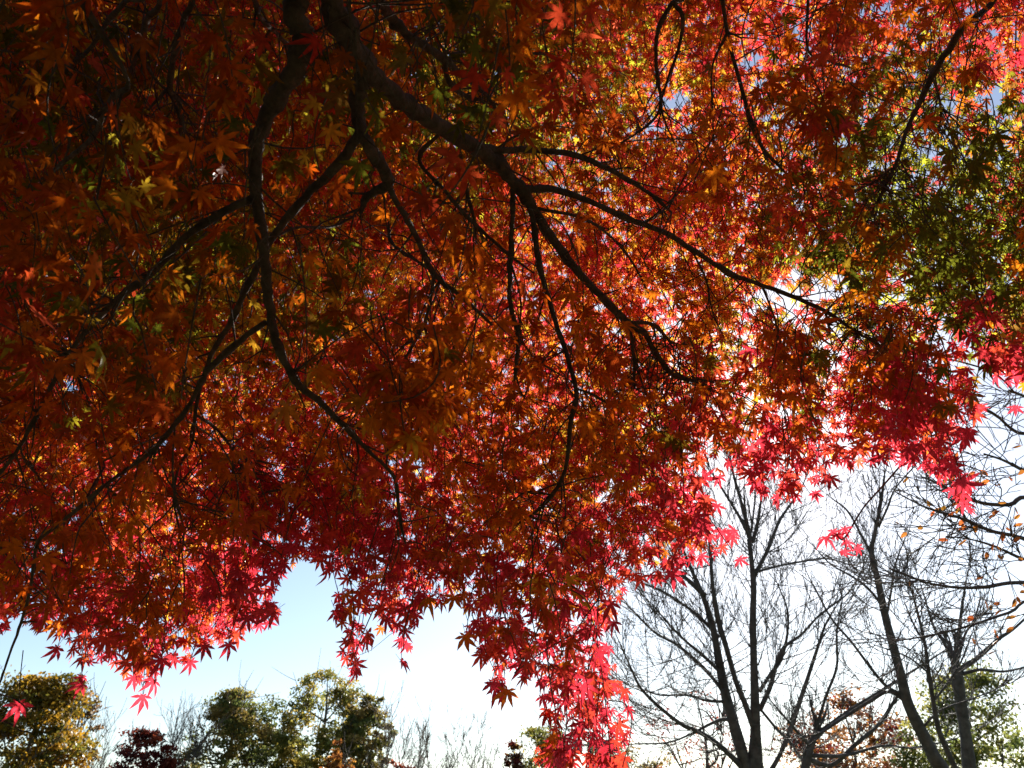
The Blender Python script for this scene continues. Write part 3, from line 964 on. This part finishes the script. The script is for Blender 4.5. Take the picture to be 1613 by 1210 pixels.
bare_tree("bare_tree", "tall slender bare tree leaning left, right of the many-stemmed tree", 11.0,
 [(1500,1255,26.4),(1470,1190,21.1),(1455,1160,18.5),(1430,1108,16.5),(1418,1060,14.5),(1405,1010,13.2),(1393,965,11.2),(1382,910,9.9),(1373,872,7.9),(1380,830,5.9),(1388,790,4.6),(1393,750,3.3)],
 [(.3,[(1372,872,5.3),(1355,840,4.0),(1335,805,3.3),(1310,785,2.0)]),
  (-.3,[(1384,830,4.0),(1398,800,3.3),(1410,770,2.6),(1440,735,2.0)]),
  (.3,[(1390,955,4.6),(1370,930,4.0),(1345,910,3.3),(1310,890,2.6),(1290,870,2.0)]),
  (-.3,[(1398,965,4.0),(1404,930,3.3),(1410,890,2.6),(1425,850,2.0)]),
  (.4,[(1422,1095,5.3),(1395,1080,5.3),(1370,1050,4.6),(1340,1010,4.0),(1310,975,3.3),(1280,920,2.6)]),
  (.2,[(1430,1108,4.6),(1400,1090,5.3),(1370,1105,5.3),(1330,1130,5.3),(1300,1150,4.6)]),
  (-.3,[(1450,1150,4.0),(1480,1120,3.3),(1520,1105,2.6),(1560,1090,2.0)])],
 .6, 7, 2, .3)

bare_tree("bare_tree", "short dark pollarded tree with a knobbly head and a bent arm, far right", 12.0,
 [(1533,1255,23.6),(1527,1210,21.1),(1521,1160,17.4),(1514,1110,16.7),(1509,1075,17.4),(1506,1052,16.1)],
 [(.2,[(1506,1055,9.3),(1508,1020,7.4),(1512,985,5.6),(1516,950,4.3),(1522,915,2.5)]),
  (.3,[(1504,1050,6.8),(1488,1015,5.0),(1472,990,4.3),(1462,960,3.1),(1450,920,1.9)]),
  (-.2,[(1512,1055,9.3),(1535,1040,7.4),(1556,1022,6.8),(1575,1005,5.6),(1595,992,4.3),(1625,965,3.1)]),
  (-.4,[(1514,1062,6.2),(1545,1055,5.0),(1580,1058,3.7),(1620,1050,2.5)]),
  (.3,[(1509,1040,5.0),(1520,1000,3.7),(1535,975,3.1),(1545,940,1.9)])],
 .55, 8, 2, .2)

bare_tree("bare_tree", "thin bare sapling rising between the leaning tree and the pollarded tree", 10.0,
 [(1520,1255,11.2),(1500,1200,9.1),(1480,1155,7.7),(1471,1110,7.0),(1463,1060,6.3),(1457,1015,4.9),(1448,975,4.2),(1436,930,2.8)],
 [(.2,[(1470,1105,3.5),(1490,1080,3.5),(1515,1040,2.8),(1530,1000,2.1)]),
  (.2,[(1457,1015,2.8),(1440,985,2.8),(1425,950,2.1)]),
  (-.2,[(1462,1060,2.8),(1430,1035,2.8),(1390,1020,2.1)])],
 .5, 8, 2, .2)

bare_tree("bare_tree", "low bare tree with long arching limbs crossing under the leaning tree", 12.5,
 [(1262,1262,15.8),(1266,1225,14.5),(1272,1190,13.2),(1283,1160,9.9)],
 [(.3,[(1283,1160,7.9),(1310,1140,7.3),(1345,1115,5.9),(1385,1090,5.3),(1425,1065,4.0),(1480,1030,2.6)]),
  (.1,[(1270,1195,7.9),(1310,1205,6.6),(1345,1175,6.6),(1385,1140,5.9),(1405,1110,5.3),(1425,1080,3.3)]),
  (-.2,[(1272,1190,6.6),(1330,1190,5.3),(1390,1175,4.0),(1440,1178,3.3),(1500,1165,2.0)]),
  (-.2,[(1276,1175,5.9),(1262,1160,5.3),(1245,1140,4.0),(1215,1105,2.6)]),
  (.2,[(1280,1165,5.3),(1300,1100,4.6),(1318,1050,4.0),(1318,1000,3.3),(1325,950,2.0)])],
 .6, 8, 2, .2)

# ------------------------------------------------------------------ the beech whose branches reach in from the right
def oval_leaves(buf, p, d, nor, size, col):
    tpl = np.array([(0,0,0),(-.2,.28,.03),(.2,.28,.03),(-.22,.55,.03),(.22,.55,.03),(0,.5,-.02),(-.12,.82,.02),(.12,.82,.02),(0,1,0)])
    T = np.array([(0,1,5),(0,5,2),(1,3,5),(5,4,2),(3,6,5),(5,7,4),(6,8,5),(5,8,7)])
    y = unit(d); z = unit(nor - y * np.sum(nor * y, 1, keepdims=True)); x = np.cross(y, z)
    v = p[:, None] + size[:, None, None] * (tpl[None, :, 0, None] * x[:, None] + tpl[None, :, 1, None] * y[:, None] + tpl[None, :, 2, None] * z[:, None])
    t = T[None] + (np.arange(len(p)) * len(tpl))[:, None, None]
    buf.add(v.reshape(-1, 3), t.reshape(-1, 3), None, np.repeat(col, len(tpl), 0))

def beech():
    D = 6.5
    base = P(1860, 900, D); base = np.array([base[0], base[1], 0.0])
    root = thing("beech_tree", "beech with a few orange leaves left, its fine branches reaching in from the right edge", "tree", base)
    T = spline([(base[0],base[1],-.1,.17),(base[0]-.02,base[1],.5,.13),(base[0]+.03,base[1]+.05,1.8,.11),(base[0],base[1],3.2,.09),(base[0]+.05,base[1],5.0,.06),(base[0],base[1]+.1,6.5,.03)], 6)
    b = Buf(); tube(b, T, 14, .03); b.build("trunk", M_GREY, root, origin=base)
    out = []
    BR = [([(1640,860,12),(1600,845,10),(1560,836,9),(1510,815,7),(1460,800,5),(1410,775,3)], 5.9),
          ([(1640,790,12),(1590,795,10),(1545,792,8),(1500,772,6),(1455,752,4)], 6.2),
          ([(1650,930,13),(1600,918,10),(1550,925,9),(1500,925,7),(1450,915,5),(1400,895,3)], 5.7),
          ([(1650,700,10),(1600,680,8),(1570,655,6),(1545,640,4)], 6.3),
          ([(1650,760,9),(1610,740,8),(1580,725,6),(1550,715,4)], 6.0),
          ([(1650,950,9),(1590,965,7),(1530,985,6),(1470,1000,5),(1410,1010,3)], 5.6),
          ([(1650,640,9),(1615,625,7),(1590,615,5)], 6.1),
          ([(1650,890,9),(1610,880,8),(1570,862,6),(1530,850,4),(1490,845,3)], 6.0)]
    for pts, de in BR:
        pp = np.array(pts, float)
        rows = np.column_stack([Parr(pp[:, 0], pp[:, 1], np.linspace(D, de, len(pp))), .68 * pp[:, 2] * de / FPX / 2])
        hz = rows[0, 2] - .5
        st = np.array([base[0], base[1] + .02, hz, .028])
        Q = spline(np.vstack([st, rows]), 5)
        b = Buf(); tube(b, Q, 8, .03); b.build("branch", M_GREY, root, origin=base)
        for j in np.linspace(8, len(Q) - 2, 9).astype(int):
            tg = unit(Q[j + 1, :3] - Q[j, :3])
            d = unit(tg + rng.normal(0, .55, 3) * np.array([1, 1, .6]))
            grow(out, Q[j, :3], d, .5 * rng.uniform(.6, 1.3), .0042, 2 if j < len(Q) - 5 else 1, up=.02, wob=.12, spread=.45)
    tb = Buf()
    ends = []
    for rw, lv in out:
        rw[:, 3] = np.maximum(rw[:, 3], .0030 + .0008 * lv)
        tube(tb, rw, 3, 0, cap=False)
        if lv == 0:
            ends.append(rw[-1, :3])
    tb.build("twigs", M_GREY, root, origin=base, kind="stuff")
    # leaves that still hang on: thick at the edge, single ones further in
    ends = np.array(ends)
    x, y, z = project(ends)
    cl = gauss(x, y, 1615, 930, 70, 85) * 1.0 + .3 * gauss(x, y, 1560, 780, 90, 90) + .012
    s = rng.uniform(size=len(x)) < cl * (y > 690)
    p = ends[s]; n = len(p)
    print("beech leaves", n)
    col = np.array([.55, .20, .035]) * rng.uniform(.6, 1.15, (n, 1)) * np.column_stack([np.ones(n), rng.uniform(.6, 1.3, n), np.ones(n)])
    lb = Buf()
    oval_leaves(lb, p, np.column_stack([rng.normal(-.5, .5, n), rng.normal(0, .5, n), rng.normal(-.5, .35, n)]), rng.normal(0, 1, (n, 3)), rng.uniform(.06, .085, n), col)
    lb.build("foliage", M_FAR, root, origin=base)
beech()

# ------------------------------------------------------------------ trees further off
def leafy_tree(name, label, depth, cx, half, top, clumps, palette, nleaf, size, stems=3, group=None, bare_share=.12, seed=0, shape=.9, cat="tree", low=1290):
    """crown filled with small leaf clumps between px cx-half..cx+half, top .. ground; trunk and limbs inside"""
    r = np.random.default_rng(seed)
    f = P(cx, low, depth)
    base = np.array([f[0], f[1], 0.0])
    root = thing(name, label, cat, base, group)
    H = P(cx, top, depth)[2]
    half = half * 1.3
    wid = half * depth / FPX
    # limbs
    skel = []
    tr = Buf()
    trunk = np.array([(0, 0, -.1, .035 * H * .6), (.02 * wid, 0, H * .2, .018 * H), (-.04 * wid, .1, H * .45, .013 * H), (.05 * wid, 0, H * .72, .008 * H), (0, 0, H * .95, .002 * H)])
    trunk[:, :3] += base
    T = spline(trunk, 4)
    tube(tr, T, 8, .03)
    tr.build("trunk", M_TWIG, root, origin=base)
    lb = Buf()
    tips = []
    for s in range(stems * 4):
        j = r.integers(int(len(T) * .15), int(len(T) * .85))
        a = r.uniform(0, 6.28)
        reach = wid * r.uniform(.45, .95)
        t = T[j, :3]
        e = t + np.array([math.cos(a) * reach, math.sin(a) * reach * .8, H * r.uniform(.12, .3)])
        m = (t + e) / 2 + np.array([0, 0, -.05 * H]) + r.normal(0, .05 * wid, 3)
        Q = spline(np.vstack([np.append(t, T[j, 3] * .7), np.append(m, T[j, 3] * .4), np.append(e, .012)]), 4)
        tube(lb, Q, 5, .03)
        tips.append(e)
        for _ in range(5):
            k = r.integers(3, len(Q))
            tg = Q[k, :3] + np.array([r.normal(0, .3 * wid), r.normal(0, .3 * wid), abs(r.normal(0, .12 * H))])
            mm = (Q[k, :3] + tg) / 2 + r.normal(0, .06 * wid, 3)
            tube(lb, spline(np.vstack([np.append(Q[k, :3], .022), np.append(mm, .016), np.append(tg, .008)]), 3), 4, 0, cap=False)
    lb.build("branches", M_TWIG, root, origin=base, kind="stuff")
    # clumps of leaves: many small faces gathered round shoot ends
    n_cl = int(clumps * 2.4)
    zz = H * (.16 + .84 * r.uniform(0, 1, n_cl) ** .8)
    prof = np.interp(zz / H, [.1, .3, .55, .8, .93, 1.0], np.array([.8, .97, 1.0, .84, .6, .22]) ** shape)
    a = r.uniform(0, 6.28, n_cl)
    rad = wid * prof * np.sqrt(r.uniform(.05, 1, n_cl))
    cc = np.column_stack([np.cos(a) * rad, np.sin(a) * rad, zz])
    nl = 22                                                # boughs: most clumps gather round these, the rest fill in between
    pick = r.integers(0, n_cl, nl)
    lob = cc[pick] * np.array([.98, .98, .95])
    own = r.integers(0, nl, n_cl)
    ball = r.normal(0, 1, (n_cl, 3)) * np.array([.12 * wid, .12 * wid, .045 * H])
    cc = np.where((r.uniform(size=n_cl) < .72)[:, None], lob[own] + ball, cc) + base
    per = max(1, int(nleaf * 3.0) // n_cl)
    cr = (wid * .07) * r.uniform(.6, 1.5, n_cl)
    idx = np.repeat(np.arange(n_cl), per)
    off = r.normal(0, 1, (len(idx), 3)) * np.array([1.25, 1.25, .62]) * cr[idx][:, None]
    p = cc[idx] + off
    keepz = p[:, 2] < H * 1.06
    p, idx = p[keepz], idx[keepz]
    n = len(p)
    pal = np.array(palette)
    ccol = pal[r.integers(0, len(pal), n_cl)] * r.uniform(.55, 1.3, (n_cl, 1))
    col = ccol[idx] * r.uniform(.75, 1.2, (n, 1))
    d = r.normal(0, 1, (n, 3)); nor = r.normal(0, 1, (n, 3)) + np.array([0, 0, .6])
    y = unit(d); z = unit(nor - y * np.sum(nor * y, 1, keepdims=True)); x = np.cross(y, z)
    sz = size * .72 * r.uniform(.6, 1.4, n)
    tpl = np.array([(0, 0), (-.34, .45), (.34, .5), (0, 1.0)])
    v = p[:, None] + sz[:, None, None] * (tpl[None, :, 0, None] * x[:, None] + tpl[None, :, 1, None] * y[:, None])
    t = np.array([(0, 1, 2), (1, 3, 2)])[None] + (np.arange(n) * 4)[:, None, None]
    b = Buf(); b.add(v.reshape(-1, 3), t.reshape(-1, 3), None, np.repeat(col, 4, 0))
    b.build("crown", M_FAR, root, origin=base)
    return root

G_GOLD = [(.34, .20, .02), (.22, .16, .02), (.40, .22, .02), (.13, .12, .02)]
G_OLIVE = [(0.188, 0.194, 0.044), (0.275, 0.225, 0.050), (0.138, 0.163, 0.044), (0.325, 0.225, 0.062)]
G_DARK = [(0.106, 0.138, 0.044), (0.138, 0.156, 0.044), (0.175, 0.175, 0.044)]
G_YG = [(0.338, 0.288, 0.050), (0.237, 0.237, 0.050), (0.425, 0.312, 0.062), (0.188, 0.200, 0.050)]
G_RED = [(.20, .035, .022), (.28, .06, .025), (.14, .03, .02)]
G_ORANGE = [(.38, .16, .03), (.42, .20, .035), (.30, .11, .03)]
G_BROWN = [(.24, .09, .03), (.30, .12, .03), (.18, .06, .03), (.22, .04, .03)]

leafy_tree("autumn_tree", "golden olive tree filling the lower left corner", 34, 10, 82, 1050, 150, G_GOLD, 9000, .24, 4, seed=1)
leafy_tree("autumn_tree", "slight brownish tree showing behind the golden tree's right shoulder", 38, 84, 34, 1072, 36, [(.26,.15,.06),(.22,.15,.05)], 1300, .2, 2, seed=2)
leafy_tree("autumn_tree", "dark red round tree between bare trees at lower left", 46, 206, 44, 1142, 80, G_RED, 4200, .24, 3, seed=3)
leafy_tree("broadleaf_tree", "broad dark olive tree, leftmost of the tall green clump", 52, 342, 60, 1074, 150, G_OLIVE, 9000, .27, 4, seed=4)
leafy_tree("broadleaf_tree", "darkest green tree in the middle of the tall clump", 55, 425, 46, 1078, 90, G_DARK, 5200, .28, 3, seed=5)
leafy_tree("broadleaf_tree", "tallest yellow-green tree of the clump, its top under the hanging maple leaves", 54, 492, 54, 1032, 130, G_YG, 6500, .27, 4, seed=6, shape=.8)
leafy_tree("broadleaf_tree", "narrow green tree ending the tall clump on its right", 53, 560, 36, 1082, 100, G_OLIVE, 6200, .26, 3, seed=7)
leafy_tree("autumn_tree", "small orange-gold tree at the foot of the tall green clump", 44, 525, 22, 1160, 40, G_ORANGE, 1800, .22, 2, seed=8)
leafy_tree("autumn_tree", "small rust-red bush tree beside the bare thicket", 44, 622, 26, 1194, 36, G_RED, 1500, .2, 2, seed=9)
leafy_tree("autumn_tree", "small russet tree left of the lamp post", 42, 806, 20, 1162, 44, G_BROWN, 2000, .2, 2, seed=10)
leafy_tree("autumn_tree", "thin yellow-green tree behind the lowest maple spray", 44, 852, 52, 1138, 90, G_YG, 3800, .22, 3, seed=11)
leafy_tree("autumn_tree", "pale gold tree right of the lamp post", 45, 985, 60, 1158, 90, [(.26,.20,.05),(.22,.19,.05),(.30,.18,.05)], 3600, .22, 3, seed=12)
leafy_tree("autumn_tree", "orange-brown tree with reddish top behind the bare limbs", 30, 1362, 82, 1090, 120, G_BROWN + G_ORANGE[:1], 5600, .17, 4, seed=13)
leafy_tree("evergreen_tree", "bushy mid-green tree behind the pollarded tree in the lower right corner", 27, 1562, 84, 1032, 120, [(.16,.20,.05),(.22,.24,.05),(.28,.26,.06)], 5600, .16, 4, seed=14, shape=.7)
leafy_tree("autumn_tree", "sparse tree with small rust-red leaves behind the many-stemmed trunk", 18, 1120, 78, 1075, 60, [(.26,.05,.04),(.30,.08,.04)], 900, .085, 4, seed=15)

def thin_tree(depth, cx, top, label, seed, lean=0.0, group="bare trees on the far side of the lawn"):
    global rng
    keep = rng
    rng = np.random.default_rng(seed)
    f = P(cx, 1290, depth)
    base = np.array([f[0], f[1], 0.0])
    H = P(cx, top, depth)[2]
    root = thing("bare_tree", label, "tree", base, group)
    T = spline([np.append(base + np.array([lean * t * H * .2 + rng.normal(0, .1) * (t > 0), 0, t * H - .1 * (t == 0)]), .018 * H * .55 * (1 - .85 * t)) for t in (0, .15, .35, .55, .75, .95)], 3)
    b = Buf(); tube(b, T, 6, .03); b.build("trunk", M_TWIG, root, origin=base)
    out = []
    for _ in range(15):
        j = rng.integers(int(len(T) * .2), len(T) - 1)
        d = unit(np.array([rng.normal(0, .55), rng.normal(0, .55), 1.0]))
        grow(out, T[j, :3], d, H * rng.uniform(.14, .3), max(T[j, 3] * .45, .012), 2, up=.15, spread=.4, wob=.1)
    tb = Buf()
    for rw, lv in out:
        rw[:, 3] = np.maximum(rw[:, 3], .011 + .004 * lv)
        tube(tb, rw, 3, 0, cap=False)
    tb.build("twigs", M_TWIG, root, origin=base, kind="stuff")
    rng = keep

THIN = [(44,128,1150,"thin bare tree just right of the golden corner tree"),(48,150,1158,"faint bare tree left of the dark red tree"),(47,243,1146,"bare tree just right of the dark red tree"),
        (47,268,1150,"bare tree between the dark red tree and the green clump"),(48,286,1140,"bare tree against the left edge of the green clump"),(50,608,1136,"bare tree against the right edge of the green clump"),
        (52,636,1158,"spindly bare tree, second right of the green clump"),(52,658,1156,"spindly bare tree in the left half of the bare thicket"),(50,682,1168,"bushy bare tree near the middle of the bare thicket"),
        (50,704,1168,"bushy bare tree in the right half of the bare thicket"),(52,733,1160,"bare tree where the thicket thins out"),(54,756,1158,"wispy bare tree nearest the russet tree"),(54,775,1182,"lowest bare tree beside the russet tree")]
for i, (d, cx, tp, lb) in enumerate(THIN):
    thin_tree(d, cx, tp, lb, 100 + i, lean=random.uniform(-.5, .5))

# ------------------------------------------------------------------ unseen trees added behind the viewer to keep low sky off the maple
def added_woods():
    r = np.random.default_rng(77)
    b = Buf()
    pal = np.array(G_DARK + G_OLIVE)
    for i in range(15):
        a = math.radians(100 + 160 * i / 14 + r.uniform(-3, 3))
        R0 = r.uniform(13, 18)
        c = np.array([R0 * math.sin(a), R0 * math.cos(a), 0.0]); H = r.uniform(8, 12)
        tube(b, [(c[0], c[1], -.1, .22), (c[0] + .2, c[1], H * .5, .14), (c[0], c[1], H * .9, .05)], 7, .03, (.07, .06, .05))
        n = 2600
        z = H * (.05 + .95 * r.uniform(0, 1, n)); rad = 2.9 * np.interp(z / H, [0, .3, .8, 1], [.8, 1, .75, .15]) * np.sqrt(r.uniform(0, 1, n)); th = r.uniform(0, 6.28, n)
        p = c + np.column_stack([rad * np.cos(th), rad * np.sin(th), z])
        x, y = unit(r.normal(0, 1, (n, 3))), unit(r.normal(0, 1, (n, 3)))
        v = p[:, None] + .42 * np.stack([np.zeros((n, 3)), -.4 * x + .5 * y, .4 * x + .5 * y, y], 1)
        t = np.array([(0, 1, 2), (1, 3, 2)])[None] + (np.arange(n) * 4)[:, None, None]
        b.add(v.reshape(-1, 3), t.reshape(-1, 3), None, np.repeat(pal[r.integers(0, len(pal), n)], 4, 0))
    o = b.build("added_woods", M_FAR)
    o["kind"] = "stuff"; o["label"] = "unseen dark green trees added behind the viewer to block low sky"; o["category"] = "added_woods"
added_woods()

# ------------------------------------------------------------------ the lamp post behind the hanging spray
def lamp_post():
    m = bpy.data.materials.new("lamp_metal")
    m.use_nodes = True
    pb = m.node_tree.nodes["Principled BSDF"]
    pb.inputs["Metallic"].default_value = .6
    pb.inputs["Roughness"].default_value = .5
    noi = m.node_tree.nodes.new("ShaderNodeTexNoise"); noi.inputs["Scale"].default_value = 6
    cr = m.node_tree.nodes.new("ShaderNodeValToRGB")
    cr.color_ramp.elements[0].color = (.05, .055, .06, 1); cr.color_ramp.elements[1].color = (.09, .095, .10, 1)
    m.node_tree.links.new(noi.outputs[0], cr.inputs[0]); m.node_tree.links.new(cr.outputs[0], pb.inputs["Base Color"])
    D = 28.0
    top = P(928, 1168, D)
    base = np.array([top[0], top[1], 0.0]); H = top[2]
    root = thing("lamp_post", "dark lamp post with two box heads, half hidden by the hanging red leaves", "lamp post", base)
    b = Buf()
    tube(b, [(*base, .085), (base[0], base[1], H * .5, .075), (base[0], base[1], H, .065)], 12, 0)
    b.build("pole", m, root, origin=base)
    b = Buf(); tube(b, [(base[0], base[1], -.02, .16), (base[0], base[1], .25, .15), (base[0], base[1], .3, .10)], 12, 0)
    b.build("base_cover", m, root, origin=base)
    b = Buf(); tube(b, [(base[0] - .26, base[1], H - .12, .03), (base[0] + .26, base[1], H - .12, .03)], 8, 0)
    b.build("arm", m, root, origin=base)
    def box(buf, c, h):
        import bmesh
        bm = bmesh.new()
        bmesh.ops.create_cube(bm, size=1)
        for v in bm.verts:
            v.co = Vector((c[0] + v.co.x * 2 * h[0], c[1] + v.co.y * 2 * h[1], c[2] + v.co.z * 2 * h[2]))
        bmesh.ops.bevel(bm, geom=bm.edges[:], offset=min(h) * .25, segments=2, affect='EDGES', profile=.5)
        bmesh.ops.triangulate(bm, faces=bm.faces[:])
        bm.verts.index_update()
        buf.add([tuple(v.co) for v in bm.verts], [[v.index for v in f.verts] for f in bm.faces])
        bm.free()
    lens_m = bpy.data.materials.new("lamp_lens"); lens_m.use_nodes = True
    lens_m.node_tree.nodes["Principled BSDF"].inputs["Base Color"].default_value = (.5, .5, .48, 1)
    lens_m.node_tree.nodes["Principled BSDF"].inputs["Roughness"].default_value = .25
    for s, w in ((-1, .16), (1, .36)):
        cx = base[0] + s * (.26 + w)
        b = Buf(); box(b, (cx, base[1], H - .16), (w, .30, .20))
        hd = b.build("lamp_head", m, root, smooth=False, origin=base)
        b = Buf(); box(b, (cx, base[1], H - .365), (w * .8, .24, .012))
        b.build("lens", lens_m, hd, smooth=False, origin=base)
lamp_post()
bpy.context.view_layer.update()
